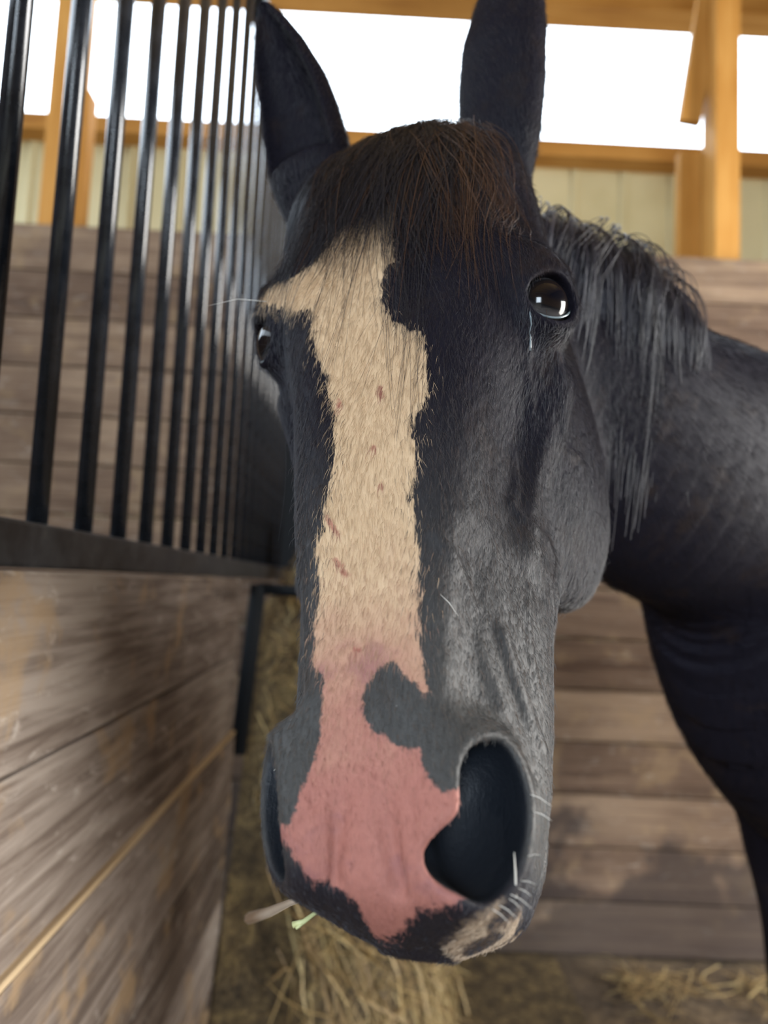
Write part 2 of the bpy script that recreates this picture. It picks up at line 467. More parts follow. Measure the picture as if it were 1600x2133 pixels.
def lids(q, f):
    """eyelids, brow and the socket on the near side (q has w made positive)"""
    e = (q - EYE_C) @ EYE_F                                # out, down the face, forward
    r = np.linalg.norm(e, axis=1)
    f = smin(f, ell(q, EYE_C + [-.002, -.022, .004], (.027, .020, .026)), .028)     # bony brow over the eye
    f = smin(f, r - (EYE_R + .0028), .016)                 # lid skin over the ball
    # lid folds
    for rad, off, th in ((.0205, -.004, .0026), (.0265, -.009, .0030)):
        tor = np.hypot(np.hypot((e[:, 1] - off) * 1.05, e[:, 2]) - rad, (e[:, 0] - np.sqrt(np.maximum((EYE_R + .003) ** 2 - rad ** 2, 1e-6)))) - th
        up = np.clip((.006 - e[:, 1]) / .01, 0, 1)
        f = np.where(up > 0, np.minimum(f, smin(f, tor + (1 - up) * .01, .004)), f)
    # lower lid shelf
    tor = np.hypot(np.hypot(e[:, 1] * 1.0 + .001, e[:, 2] * .92) - .0185, e[:, 0] - .0165) - .0030
    f = smin(f, tor, .004)
    # aperture: an almond, wider than high
    ca, sa = math.cos(.55), math.sin(.55)
    ang = np.hypot((e[:, 1] * ca - e[:, 2] * sa) / .0160, (e[:, 2] * ca + e[:, 1] * sa) / .0200)
    apert = np.maximum((ang - 1) * .0150, (.004 - e[:, 0]))
    f = smax(f, -apert, .0022)
    return f

CAV = []
def nostril(q, f, side):
    e = (q - NOS_C) @ NOS_F                                # out, along, across
    f = smin(f, ell(e, (-.006, .000, .000), (.019, .0365, .0232)), .024)
    hole = smin(ell(e, (.002, -.002, .0008), (.034, .0335, .0172)), ell(e, (.006, .019, .013), (.026, .012, .010)), .008)
    hole = smin(hole, ell(e, (.004, -.016, .0065), (.030, .0150, .0125)), .006)
    hole = np.where(side, hole, ell(e, (.002, .000, .0002), (.034, .0325, .0165)))     # the far one is less flared
    CAV.append(f.copy())
    f = smax(f, -hole, .006)
    return f

# veins, folds and creases of the face: path in head coordinates, width, height
RIDGES = [
 ([(.078, -.040, .027), (.095, -.033, .018), (.110, -.020, .004), (.116, -.002, -.006)], .0035, .0018),
 ([(0.0981, 0.0092, 0.0381), (0.1094, 0.0098, 0.0309), (0.1177, 0.0124, 0.0214), (0.1212, 0.0235, 0.0141)], 0.0030, 0.0016),
 ([(0.1037, 0.0029, 0.0354), (0.0990, 0.0328, 0.0313), (0.0938, 0.0500, 0.0208), (0.0920, 0.0610, 0.0148), (0.0894, 0.0703, 0.0064)], 0.0022, 0.0012),
 ([(0.1062, 0.0616, -0.0104), (0.1053, 0.0909, -0.0305), (0.0990, 0.1200, -0.0440), (0.0920, 0.1500, -0.0540)], 0.0045, 0.0016),
 ([(0.0994, 0.1060, -0.0435), (0.1037, 0.0989, -0.0682), (0.1087, 0.0996, -0.0816)], 0.0026, 0.0015),
 ([(0.0670, 0.1681, -0.0134), (0.0726, 0.1767, -0.0169), (0.0788, 0.1833, -0.0231), (0.0813, 0.1728, -0.0593), (0.0823, 0.1791, -0.0741), (0.0807, 0.2017, -0.0610), (0.0794, 0.2202, -0.0707)], 0.0026, 0.0014),
 ([(0.0741, 0.2227, -0.0243), (0.0720, 0.2454, -0.0207), (0.0723, 0.2655, -0.0209), (0.0740, 0.2832, -0.0249)], 0.0024, 0.0012),
 ([(0.0626, 0.2627, 0.0015), (0.0668, 0.2869, -0.0060), (0.0710, 0.3036, -0.0139), (0.0743, 0.3168, -0.0242)], 0.0045, 0.0020),
 ([(0.0372, 0.2201, 0.0451), (0.0444, 0.2308, 0.0388), (0.0476, 0.2394, 0.0270), (0.0503, 0.2525, 0.0188)], 0.0040, 0.0014),
 ([(0.0710, 0.1307, -0.0152), (0.0714, 0.1501, -0.0200), (0.0689, 0.1709, -0.0150)], 0.0030, 0.0012),
 ([(0.0526, 0.2728, 0.0149), (0.0562, 0.2871, 0.0109), (0.0616, 0.3031, 0.0055)], 0.0035, 0.0012),
 ([(0.0596, 0.2598, 0.0081), (0.0635, 0.2797, 0.0034), (0.0669, 0.2969, -0.0030), (0.0696, 0.3096, -0.0064)], 0.0030, -0.0020),
 ([(0.0709, 0.3311, -0.0054), (0.0743, 0.3385, -0.0223)], 0.0014, -0.0008),
 ([(0.0723, 0.3270, -0.0081), (0.0750, 0.3321, -0.0278)], 0.0014, -0.0008),
 ([(0.0730, 0.3220, -0.0138), (0.0750, 0.3256, -0.0274)], 0.0014, -0.0008),
 ([(0.0858, 0.0786, 0.0050), (0.0868, 0.0909, -0.0098), (0.0850, 0.1043, -0.0179)], 0.0025, 0.0010),
]
NECK = [((.100, .175, .765), .115, .085), ((.185, .126, .800), .150, .095), ((.300, .066, .865), .158, .110), ((.430, .022, .960), .192, .130),
        ((.570, -.085, 1.07), .325, .165), ((.800, -.190, 1.26), .385, .235), ((1.10, -.215, 1.52), .365, .30), ((1.45, -.200, 1.80), .36, .315),
        ((1.80, -.170, 2.06), .35, .30), ((2.02, -.20, 2.22), .27, .22)]
_nc = np.array([c2w(a[0]) for a in NECK]); _nh = np.array([a[1] for a in NECK]); _nt = np.array([a[2] for a in NECK])
_tt = np.arange(len(_nc)); _td = np.linspace(0, len(_nc) - 1, 6 * (len(_nc) - 1) + 1)
_dc, _dh, _dt = cubic(_td, _tt, _nc), cubic(_td, _tt, _nh), cubic(_td, _tt, _nt)
_dT = np.gradient(_dc, axis=0); _ds = np.linalg.norm(_dT, axis=1); _dT = _dT / _ds[:, None]
_dS = np.cross(_dT, [0, 0, 1]); _dS /= np.linalg.norm(_dS, axis=1, keepdims=True); _dU = np.cross(_dS, _dT)
def torso(P):
    """neck and trunk: an oval swept along one smooth line"""
    out = np.empty(len(P))
    for ch in np.array_split(np.arange(len(P)), len(P) // 60000 + 1):
        p = P[ch]
        d2 = (p * p).sum(1)[:, None] - 2 * p @ _dc.T + (_dc * _dc).sum(1)[None]
        i = d2.argmin(1); d = p - _dc[i]
        x = np.clip(i + (d * _dT[i]).sum(1) / _ds[i], 0, len(_dc) - 1.0001)
        k = x.astype(int); a = (x - k)[:, None]
        mixr = lambda A: A[k] * (1 - a) + A[k + 1] * a
        d = p - mixr(_dc); hh = (_dh[k] * (1 - a[:, 0]) + _dh[k + 1] * a[:, 0]); th = (_dt[k] * (1 - a[:, 0]) + _dt[k + 1] * a[:, 0])
        v = (d * mixr(_dU)).sum(1); s = (d * mixr(_dS)).sum(1); l = (d * mixr(_dT)).sum(1)
        out[ch] = (np.sqrt((v / hh) ** 2 + (s / th) ** 2 + (l / th) ** 2) - 1) * np.minimum(hh, th)
    return out
def leg_pts(x, y, hind):
    if hind:
        return [(x, y, 1.05), (x + .02, y, .82), (x - .06 + .05, y, .66), (x + .14, y + .02, .50), (x + .10, y + .02, .30), (x + .085, y + .02, .14), (x + .05, y, .07), (x + .03, y, .0)], \
               [.17, .13, .11, .062, .040, .038, .045, .062]
    return [(x, y, 1.05), (x + .01, y, .82), (x, y, .66), (x, y, .46), (x, y, .30), (x + .005, y, .14), (x - .03, y - .01, .07), (x - .05, y - .015, .0)], \
           [.14, .095, .070, .052, .038, .036, .044, .060]
LEGS = []
_sd = norm3(np.cross(_nc[8] - _nc[5], [0, 0, 1]))[:2]
for k, hind, s in ((5, 0, 1), (5, 0, -1), (8, 1, 1), (8, 1, -1)):
    c = _nc[k] + (0 if hind else .3) * (_nc[6] - _nc[5]); LEGS.append(leg_pts(c[0] + _sd[0] * s * .14, c[1] + _sd[1] * s * .14, hind))

def field(P):
    f = torso(P)
    lo = P[:, 2] < 1.25
    if lo.any():
        q = P[lo]; g = f[lo]
        for pts, rs in LEGS: g = smin(g, chain(q, pts, rs), .06)
        g = smax(g, .004 - q[:, 2], .01)
        f[lo] = g
    H = w2h(P)
    del CAV[:]
    near = (np.abs(H[:, 0]) < .26) & (H[:, 1] > -.52) & (H[:, 1] < .50) & (H[:, 2] > -.32) & (H[:, 2] < .16)
    if near.any():
        f[near] = head_field(H[near], f[near])
    return f

def head_field(h, neck):
    h0 = h.copy(); h = h.copy()
    tt = np.clip((h[:, 1] - .16) / .2, 0, 1); h[:, 0] -= .006 * tt * tt * (3 - 2 * tt)     # the lips are pulled a little to one side
    h[:, 1] -= SHEAR * h[:, 0] * np.exp(-((h[:, 1] - .02) / .12) ** 4)                      # one eye sits a touch lower
    h[:, 1] -= .11 * h[:, 0] * np.clip((h[:, 1] - .24) / .1, 0, 1)                          # and one nostril
    q = h.copy(); q[:, 0] = np.abs(q[:, 0])
    f = head_base(h)
    # jowl: round flat cheek disc behind
    jw = q.copy(); jw[:, 0] *= np.where(h[:, 0] < 0, 1.18, 1.0)
    f = smin(f, ell(jw, (.076, .060, -.145), (.038, .112, .082)), .030)
    f = smin(f, cap(jw, (.086, .0, -.205), (.070, .130, -.175), .024, .020), .03)
    # facial crest below the eye, hollow in front of it
    f = smin(f, cap(q, (.096, .055, -.030), (.072, .195, -.026), .014, .008), .022)
    f = smax(f, -ell(q, (.112, .150, -.004), (.036, .062, .022)), .035)
    f = smax(f, -ell(q, (.100, -.070, .030), (.020, .034, .020)), .030)     # hollow above the eye
    # nasal bone edge, false-nostril groove
    f = smin(f, cap(q, (.046, .03, .032), (.024, .310, .022), .009, .008), .034)
    f = smax(f, -cap(q, (.061, .225, .026), (.056, .300, .028), .009, .010), .02)
    # smile lines from the nostril towards the cheek
    # upper lip and chin
    f = smin(f, ell(h, (0, .378, -.006), (.048, .027, .034)), .025)
    f = smin(f, ell(h, (0, .360, -.060), (.046, .034, .028)), .03)
    mouth = np.maximum(np.abs((h[:, 2] + .048) - .10 * (h[:, 1] - .40)) - .0012, .31 - h[:, 1])
    f = smax(f, -mouth, .007)
    # shallow creases between the nostrils
    for w0 in (-.030, -.016, .012, .026):
        f = smax(f, -cap(h, (w0 * .85, .357, .0450), (w0 * 1.15, .386, .0325), .0046, .0042), .007)
    f = nostril(q, f, h[:, 0] > 0)
    near = np.nonzero(np.abs(f) < .012)[0]                   # veins and folds ride on the surface
    if len(near):
        p = h0[near]; p[:, 0] = np.abs(p[:, 0]); add = np.zeros(len(near))
        for pts, r, a in RIDGES:
            d = chain(p, np.array(pts), [0] * len(pts))
            add += a * np.exp(-(d / r) ** 2)
        f[near] -= add
    f = lids(q, f)
    for s in (-1, 1): f = smin(f, ear(h, s), .012)
    return smin(f, neck, .04)

def axis(f0, f1, step, lo, hi, grow=1.09, cap_=.028):
    mid = list(np.arange(f0, f1 + step / 2, step))
    a = [mid[0]]; d = step
    while a[-1] > lo: d = min(d * grow, cap_); a.append(a[-1] - d)
    b = [mid[-1]]; d = step
    while b[-1] < hi: d = min(d * grow, cap_); b.append(b[-1] + d)
    return np.array(a[:0:-1] + mid + b[1:])
STEP = globals().get('HORSE_STEP', .0021)
GX = axis(-.19, .25, STEP, -.30, 2.75); GY = axis(.27, .84, STEP, .2, 2.85); GZ = axis(1.13, 1.99, STEP, -.05, 2.1)
def pad(a, B=8):
    r = (-(len(a) - 1)) % B
    return np.concatenate([a, a[-1] + .028 * np.arange(1, r + 1)])
GX, GY, GZ = pad(GX), pad(GY), pad(GZ)

def grow_surface():
    B = 8
    nx, ny, nz = (len(g) - 1 for g in (GX, GY, GZ))
    bx, by, bz = nx // B, ny // B, nz // B
    cx = .5 * (GX[:-1:B] + GX[B::B]); cy = .5 * (GY[:-1:B] + GY[B::B]); cz = .5 * (GZ[:-1:B] + GZ[B::B])
    hx = .5 * (GX[B::B] - GX[:-1:B]); hy = .5 * (GY[B::B] - GY[:-1:B]); hz = .5 * (GZ[B::B] - GZ[:-1:B])
    C = np.stack(np.meshgrid(cx, cy, cz, indexing='ij'), -1).reshape(-1, 3)
    rad = np.sqrt(hx[:, None, None] ** 2 + hy[None, :, None] ** 2 + hz[None, None, :] ** 2).reshape(-1)
    fc = np.concatenate([field(c) for c in np.array_split(C, max(1, len(C) // 200000 + 1))])
    act = np.nonzero(np.abs(fc) < rad * 1.35 + .006)[0]
    bi, bj, bk = np.unravel_index(act, (bx, by, bz))
    g = np.arange(B + 1)
    V = []; Q = []
    # every active block carries its own (B+1)^3 samples
    key_all = []; pos_all = []; quads = []
    for ch in np.array_split(np.arange(len(act)), max(1, len(act) // 1200 + 1)):
        ix = bi[ch][:, None] * B + g; iy = bj[ch][:, None] * B + g; iz = bk[ch][:, None] * B + g
        X = np.broadcast_to(GX[ix][:, :, None, None], (len(ch), B + 1, B + 1, B + 1))
        Yy = np.broadcast_to(GY[iy][:, None, :, None], X.shape); Z = np.broadcast_to(GZ[iz][:, None, None, :], X.shape)
        F = field(np.stack([X, Yy, Z], -1).reshape(-1, 3)).reshape(X.shape)
        S = F < 0
        cnt = np.zeros((len(ch), B, B, B), np.int8)
        for a in (0, 1):
            for b in (0, 1):
                for c in (0, 1): cnt += S[:, a:B + a, b:B + b, c:B + c]
        cell = (cnt > 0) & (cnt < 8)
        m, i, j, k = np.nonzero(cell)
        if not len(m): continue
        acc = np.zeros((len(m), 3)); num = np.zeros(len(m))
        crn = [(a, b, c) for a in (0, 1) for b in (0, 1) for c in (0, 1)]
        for p in crn:
            for d in range(3):
                if p[d] == 0:
                    r = list(p); r[d] = 1
                    f0 = F[m, i + p[0], j + p[1], k + p[2]]; f1 = F[m, i + r[0], j + r[1], k + r[2]]
                    x = (f0 < 0) != (f1 < 0)
                    t = np.where(x, f0 / np.where(x, f0 - f1, 1), 0)
                    e = np.tile(np.array(p, float), (len(m), 1)); e[:, d] += t
                    acc += np.where(x[:, None], e, 0); num += x
        loc = acc / num[:, None]
        gi, gj, gk = ix[m, 0] + i, iy[m, 0] + j, iz[m, 0] + k
        pos = np.stack([GX[gi] + loc[:, 0] * (GX[gi + 1] - GX[gi]), GY[gj] + loc[:, 1] * (GY[gj + 1] - GY[gj]), GZ[gk] + loc[:, 2] * (GZ[gk + 1] - GZ[gk])], 1)
        pos_all.append(pos); key_all.append((gi.astype(np.int64) * (ny + 1) + gj) * (nz + 1) + gk)
        # edges with a sign change -> quads (edge start at the cell's low corner; x, y, z edges)
        st = np.array([ny + 1, 1, 1]) 
        s0 = S[m, i, j, k]
        for d, (o1, o2) in enumerate((((0, 1, 0), (0, 0, 1)), ((0, 0, 1), (1, 0, 0)), ((1, 0, 0), (0, 1, 0)))):
            e = [0, 0, 0]; e[d] = 1
            s1 = S[m, i + e[0], j + e[1], k + e[2]]
            x = s0 != s1
            def kk(a, b):
                return ((gi - a[0] - b[0]).astype(np.int64) * (ny + 1) + (gj - a[1] - b[1])) * (nz + 1) + (gk - a[2] - b[2])
            z = (0, 0, 0)
            q = np.stack([kk(z, z), kk(o1, z), kk(o1, o2), kk(z, o2)], 1)[x]
            q[~s0[x]] = q[~s0[x]][:, ::-1]
            quads.append(q)
    key = np.concatenate(key_all); pos = np.concatenate(pos_all); quads = np.concatenate(quads)
    key, first = np.unique(key, return_index=True); pos = pos[first]
    idx = np.searchsorted(key, quads); idx = np.minimum(idx, len(key) - 1)
    ok = (key[idx] == quads).all(1)
    return pos, idx[ok]

def gradient(P, e=.0006):
    G = np.empty_like(P)
    for d in range(3):
        o = np.zeros(3); o[d] = e
        G[:, d] = (field(P + o) - field(P - o)) / (2 * e)
    return G
hv, hq = grow_surface()
for _ in range(2):                                         # settle every vertex on the surface
    for ch in np.array_split(np.arange(len(hv)), len(hv) // 150000 + 1):
        p = hv[ch]; f = field(p); G = gradient(p); g2 = (G * G).sum(1).clip(.05)
        st = (-f / g2)[:, None] * G
        ln = np.linalg.norm(st, axis=1, keepdims=True); lim = .0015 if _ == 0 else .0008
        hv[ch] = p + st * np.minimum(1, lim / ln.clip(1e-9))
HH = w2h(hv)
# keep the one connected body
me = bpy.data.meshes.new('horse')
me.vertices.add(len(hv)); me.vertices.foreach_set('co', hv.astype(np.float32).ravel())
me.loops.add(hq.size); me.loops.foreach_set('vertex_index', hq.astype(np.int32).ravel())
me.polygons.add(len(hq)); me.polygons.foreach_set('loop_start', np.arange(0, hq.size, 4, dtype=np.int32))
me.polygons.foreach_set('use_smooth', np.ones(len(hq), bool))
me.update(calc_edges=True); me.validate()
BLAZE = [(0.0088, -0.0650), (-0.0040, -0.0617), (-0.0225, -0.0553), (-0.0369, -0.0423), (-0.0507, -0.0199), (-0.0767, -0.0163), (-0.0979, -0.0250), (-0.1060, -0.0186), (-0.0998, -0.0087), (-0.0829, 0.0029), (-0.0621, 0.0264), (-0.0497, 0.0334), (-0.0463, 0.0509), (-0.0428, 0.0714), (-0.0342, 0.0927), (-0.0299, 0.1115), (-0.0251, 0.1296), (-0.0245, 0.1395), (-0.0218, 0.1596), (-0.0229, 0.1752), (-0.0265, 0.1942), (-0.0287, 0.2152), (-0.0272, 0.2427), (-0.0278, 0.2681), (-0.0276, 0.2861), (-0.0208, 0.2944), (-0.0189, 0.3084), (-0.0193, 0.3246), (-0.0213, 0.3375), (-0.0247, 0.3478), (-0.0271, 0.3585), (-0.0297, 0.3650), (-0.0501, 0.3612), (-0.0311, 0.3722), (-0.0260, 0.3791), (-0.0213, 0.3865), (-0.0152, 0.3856), (-0.0097, 0.3880), (-0.0024, 0.3936), (-0.0026, 0.4003), (-0.0032, 0.4045), (0.0013, 0.4052), (0.0134, 0.4033), (0.0207, 0.3990), (0.0267, 0.3961), (0.0375, 0.3961), (0.0470, 0.3930), (0.0530, 0.3880), (0.0600, 0.3720), (0.0600, 0.3580), (0.0500, 0.3510), (0.0419, 0.3536), (0.0367, 0.3484), (0.0321, 0.3402), (0.0296, 0.3330), (0.0232, 0.3326), (0.0167, 0.3301), (0.0145, 0.3260), (0.0087, 0.3245), (0.0039, 0.3177), (0.0019, 0.3120), (0.0014, 0.3053), (0.0047, 0.2975), (0.0117, 0.2911), (0.0176, 0.2919), (0.0215, 0.2974), (0.0282, 0.3024), (0.0314, 0.3079), (0.0342, 0.3067), (0.0326, 0.2973), (0.0308, 0.2845), (0.0295, 0.2727), (0.0294, 0.2546), (0.0284, 0.2379), (0.0278, 0.2192), (0.0245, 0.1999), (0.0263, 0.1851), (0.0285, 0.1735), (0.0263, 0.1563), (0.0263, 0.1454), (0.0303, 0.1363), (0.0352, 0.1320), (0.0339, 0.1166), (0.0336, 0.1001), (0.0321, 0.0860), (0.0115, 0.0632), (0.0026, 0.0429), (0.0015, 0.0292), (0.0024, 0.0135), (0.0108, 0.0048), (0.0063, -0.0226), (0.0089, -0.0436)]
PALE_LIP = [(0.0253, 0.4110), (0.0386, 0.4059), (0.0485, 0.4024), (0.0546, 0.3993), (0.0586, 0.3959), (0.0614, 0.3906), (0.0550, 0.3966), (0.0445, 0.4011), (0.0270, 0.4079)]
# whiskers and stray hairs: root, tip (head coordinates), radius, pale or dark
WHISK_XYZ = [
 ((0.0725, 0.3479, 0.0163), (0.0828, 0.3534, 0.0135), 0.00022, 1),
 ((0.0744, 0.3555, 0.0152), (0.0824, 0.3596, 0.0143), 0.00022, 1),
 ((0.0715, 0.3741, 0.017), (0.0773, 0.3743, 0.0197), 0.0002, 1),
 ((0.068, 0.3839, 0.0178), (0.0746, 0.3856, 0.0191), 0.0002, 1),
 ((0.0667, 0.3867, 0.0175), (0.0722, 0.3899, 0.0183), 0.0002, 1),
 ((0.0636, 0.3893, 0.0206), (0.072, 0.3944, 0.0188), 0.0002, 1),
 ((0.0631, 0.391, 0.0205), (0.0683, 0.3952, 0.0207), 0.0002, 1),
 ((0.0594, 0.3937, 0.023), (0.0664, 0.3986, 0.0219), 0.0002, 1),
 ((0.0567, 0.3953, 0.0247), (0.0636, 0.4006, 0.0234), 0.0002, 1),
 ((0.0651, 0.3901, 0.0153), (0.0682, 0.3747, 0.03), 0.00045, 1),
 ((0.0608, 0.3237, 0.0309), (0.0717, 0.3242, 0.0314), 0.00016, 0),
 ((0.0596, 0.3268, 0.0327), (0.0788, 0.3319, 0.0267), 0.00014, 0),
 ((0.0395, 0.2564, 0.0422), (0.0473, 0.2671, 0.0368), 0.0002, 1),
 ((0.0192, 0.313, 0.0449), (0.0258, 0.3237, 0.0399), 0.0002, 1),
 ((-0.0972, -0.0095, 0.0378), (-0.1402, -0.0065, 0.0501), 0.00028, 1),
 ((-0.057, 0.3314, 0.0161), (-0.0362, 0.3225, 0.0193), 0.0002, 1),
 ((0.0923, 0.0253, 0.0375), (0.0898, 0.0364, 0.0358), 0.00012, 0),
 ((0.0314, 0.0591, 0.055), (0.0309, 0.0772, 0.0476), 0.00012, 1),
]
CORNER_GLINT = [(0.0953, 0.0175, 0.0129), (0.0942, 0.0519, 0.0238), (0.0923, 0.0601, 0.0151), (0.0897, 0.0698, 0.0080)]
# ------------------------------------------------------------------ coat markings, measured on the head itself
def poly_dist(p, poly):
    """signed distance to a polygon, positive inside"""
    poly = np.asarray(poly, float); d = np.full(len(p), 1e9); inside = np.zeros(len(p), bool)
    for a, b in zip(poly, np.roll(poly, -1, 0)):
        ab = b - a; t = np.clip(((p - a) @ ab) / max(ab @ ab, 1e-12), 0, 1)
        d = np.minimum(d, np.hypot(*(p - a - t[:, None] * ab).T))
        c = (a[1] > p[:, 1]) != (b[1] > p[:, 1])
        xi = a[0] + (p[:, 1] - a[1]) * (b[0] - a[0]) / (b[1] - a[1] if b[1] != a[1] else 1e-12)
        inside ^= c & (p[:, 0] < xi)
    return np.where(inside, d, -d)
SCABS = [[(0, .1588), (.0012, .1600)], [(-.0250, .2020), (-.0220, .2070), (-.0172, .2135)], [(-.0180, .2300), (-.0140, .2350), (-.0111, .2400)], [(.006, .186), (.0065, .188)], [(-.004, .282), (-.002, .2825)], [(-.022, .120), (-.0215, .125)], [(.004, .115), (.005, .123)]]
def line_dist(p, lines):
    d = np.full(len(p), .05)
    for l in lines:
        for a, b in zip(l, l[1:]):
            a = np.array(a); b = np.array(b); ab = b - a; t = np.clip(((p - a) @ ab) / (ab @ ab), 0, 1)
            d = np.minimum(d, np.hypot(*(p - a - t[:, None] * ab).T))
    return d
def marks(H):
    white = np.full(len(H), -.05); lip = white.copy(); scab = np.full(len(H), .05)
    k = (np.abs(H[:, 0]) < .13) & (H[:, 1] > -.12) & (H[:, 1] < .45) & (H[:, 2] > -.08)
    p = H[k][:, :2]
    lim = np.where(H[k][:, 1] > .34, H[k][:, 2] + .012, H[k][:, 2] - .004)
    white[k] = np.clip(np.minimum(poly_dist(p, BLAZE), lim), -.05, .05)
    lip[k] = np.clip(np.minimum(poly_dist(p, PALE_LIP), H[k][:, 2] + .06), -.05, .05)
    scab[k] = line_dist(p, SCABS)
    return white, lip, scab
A_white, A_lip, A_scab = marks(HH)
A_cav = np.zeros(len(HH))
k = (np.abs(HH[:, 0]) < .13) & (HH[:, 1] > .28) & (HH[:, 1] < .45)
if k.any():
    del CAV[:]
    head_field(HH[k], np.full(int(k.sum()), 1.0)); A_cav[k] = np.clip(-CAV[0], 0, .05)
def put(me_, name, arr, typ='FLOAT', dom='POINT', key='value'):
    a = me_.attributes.new(name, typ, dom); a.data.foreach_set(key, np.ascontiguousarray(arr, np.float32).ravel())
for nme, arr in (('white', A_white), ('lip', A_lip), ('scab', A_scab), ('cavity', A_cav)): put(me, nme, arr)
A_face = np.clip((.15 - np.abs(HH[:, 0])) / .03, 0, 1) * np.clip((HH[:, 2] + .24) / .06, 0, 1) * np.clip((.45 - HH[:, 1]) / .02, 0, 1)
put(me, 'face', A_face)
put(me, 'head', HH, 'FLOAT_VECTOR', 'POINT', 'vector')

CREAM, PINK = (.52, .372, .232), (.325, .132, .106)
m = N('horse_coat')
hd = m.n('ShaderNodeAttribute', attribute_name='head').outputs['Vector']
sep = m.n('ShaderNodeSeparateXYZ'); m.l(hd, sep.inputs[0]); hu = sep.outputs['Y']
def hn(sw, su, sn, scale, detail=3, rough=.6, dist=0):
    mp = m.n('ShaderNodeMapping'); mp.inputs['Scale'].default_value = (sw, su, sn); m.l(hd, mp.inputs['Vector'])
    return m.noise(mp.outputs[0], scale, detail, rough, dist)
fur = hn(1, .16, 1, 620, 3, .6, .6)                        # hair streaks down the face
fur2 = hn(1, .22, 1, 210, 3, .6, .8)
blot = hn(1, 1, 1, 260, 4, .65)
big = hn(1, 1, 1, 22, 4, .6)
low = m.smooth(hu, .27, .31)
jag = m.mix(low, fur2, blot)
jagv = m.math('SUBTRACT', jag, .5)
e = m.math('ADD', m.attr('white'), m.math('MULTIPLY', jagv, m.math('SUBTRACT', .016, m.math('MULTIPLY', low, .009))))
e = m.math('ADD', e, m.math('MULTIPLY', m.math('SUBTRACT', fur, .5), m.math('SUBTRACT', .006, m.math('MULTIPLY', low, .004))))
white = m.smooth(e, -.0008, .0010)
pk = m.math('ADD', hu, m.math('MULTIPLY', m.math('SUBTRACT', big, .5), .10))
pkf = m.smooth(pk, .215, .345)
cream = m.mix(fur, (CREAM[0] * .78, CREAM[1] * .74, CREAM[2] * .68), (CREAM[0] * 1.15, CREAM[1] * 1.18, CREAM[2] * 1.25))
pink = m.mix(blot, (PINK[0] * .86, PINK[1] * .84, PINK[2] * .86), (PINK[0] * 1.1, PINK[1] * 1.12, PINK[2] * 1.1))
pale = m.mix(pkf, cream, pink)
pale = m.mix(m.math('MULTIPLY', m.smooth(big, .52, .64), m.math('MULTIPLY', pkf, .6)), pale, (.19, .085, .095))
sc = m.math('ADD', m.attr('scab'), m.math('MULTIPLY', m.math('SUBTRACT', blot, .5), .006))
pale = m.mix(m.math('MULTIPLY', m.math('SUBTRACT', 1.0, m.smooth(sc, .0002, .0026)), .75), pale, (.27, .085, .065))
muz = m.math('MULTIPLY', m.smooth(hu, .10, .34), m.attr('face'))
chin = m.smooth(m.math('ADD', hu, m.math('MULTIPLY', m.math('SUBTRACT', big, .5), .03)), .365, .388)
roan = m.math('MULTIPLY', muz, m.math('SUBTRACT', 1.0, chin))
dark = m.mix(fur, m.mix(roan, (.006, .005, .008), (.016, .016, .016)), m.mix(roan, (.014, .013, .019), (.070, .068, .066)))
brown = m.math('MULTIPLY', m.smooth(big, .54, .72), m.math('MULTIPLY', .5, m.math('SUBTRACT', 1.0, chin)))
dark = m.mix(brown, dark, (.026, .017, .013))
c = m.mix(white, dark, pale)
lipf = m.smooth(m.math('ADD', m.attr('lip'), m.math('MULTIPLY', jagv, .006)), -.002, .003)
c = m.mix(lipf, c, (.40, .29, .20))
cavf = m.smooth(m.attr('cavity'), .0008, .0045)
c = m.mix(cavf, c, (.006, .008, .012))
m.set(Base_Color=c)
m.set(Roughness=m.math('ADD', .52, m.math('MULTIPLY', white, .12)))
m.l(m.math('ADD', .03, m.math('MULTIPLY', muz, .22)), m.b.inputs['Specular IOR Level'])
m.b.inputs['Sheen Weight'].default_value = .0
m.b.inputs['Sheen Roughness'].default_value = .35
m.b.inputs['Sheen Tint'].default_value = (.75, .85, 1, 1)
skin = m.noise(m.n('ShaderNodeTexCoord').outputs['Object'], 300, 5, .7, .4)
hgt = m.math('ADD', m.math('MULTIPLY', fur, .7), m.math('MULTIPLY', m.math('MULTIPLY', skin, muz), .9))
m.bump(hgt, .45, .0012)
M_coat = m.m
horse = link('horse', me, M_coat)
tag(horse, 'dark bay horse with a white blaze and pink muzzle standing beside the bar grille', 'horse')

# eyes: glossy brown balls set in the sockets
m = N('horse_eye')
co = m.n('ShaderNodeTexCoord').outputs['Object']; sp = m.n('ShaderNodeSeparateXYZ'); m.l(co, sp.inputs[0])
rr = m.math('SQRT', m.math('ADD', m.math('POWER', sp.outputs['X'], 2), m.math('POWER', m.math('MULTIPLY', sp.outputs['Y'], 1.6), 2)))
iris = m.ramp(m.math('MULTIPLY', rr, 40), [(.24, (.003, .003, .005)), (.40, (.007, .005, .005)), (.60, (.010, .007, .006)), (.68, (.006, .006, .007)), (.86, (.05, .045, .045))])
m.set(Base_Color=iris, Roughness=.12); m.b.inputs['Specular IOR Level'].default_value = .1; m.b.inputs['Coat Weight'].default_value = .4; m.b.inputs['Coat IOR'].default_value = 1.42; m.b.inputs['Coat Roughness'].default_value = .02
bm = bmesh.new(); bmesh.ops.create_uvsphere(bm, u_segments=48, v_segments=32, radius=EYE_R)
for v in bm.verts:                                         # the cornea stands out a little
    z = v.co.z / EYE_R
    if z > .72: v.co *= 1 + .05 * min(1, (z - .72) / .2)
eye_me = bpy.data.meshes.new('eye'); bm.to_mesh(eye_me); bm.free(); eye_me.materials.append(m.m)
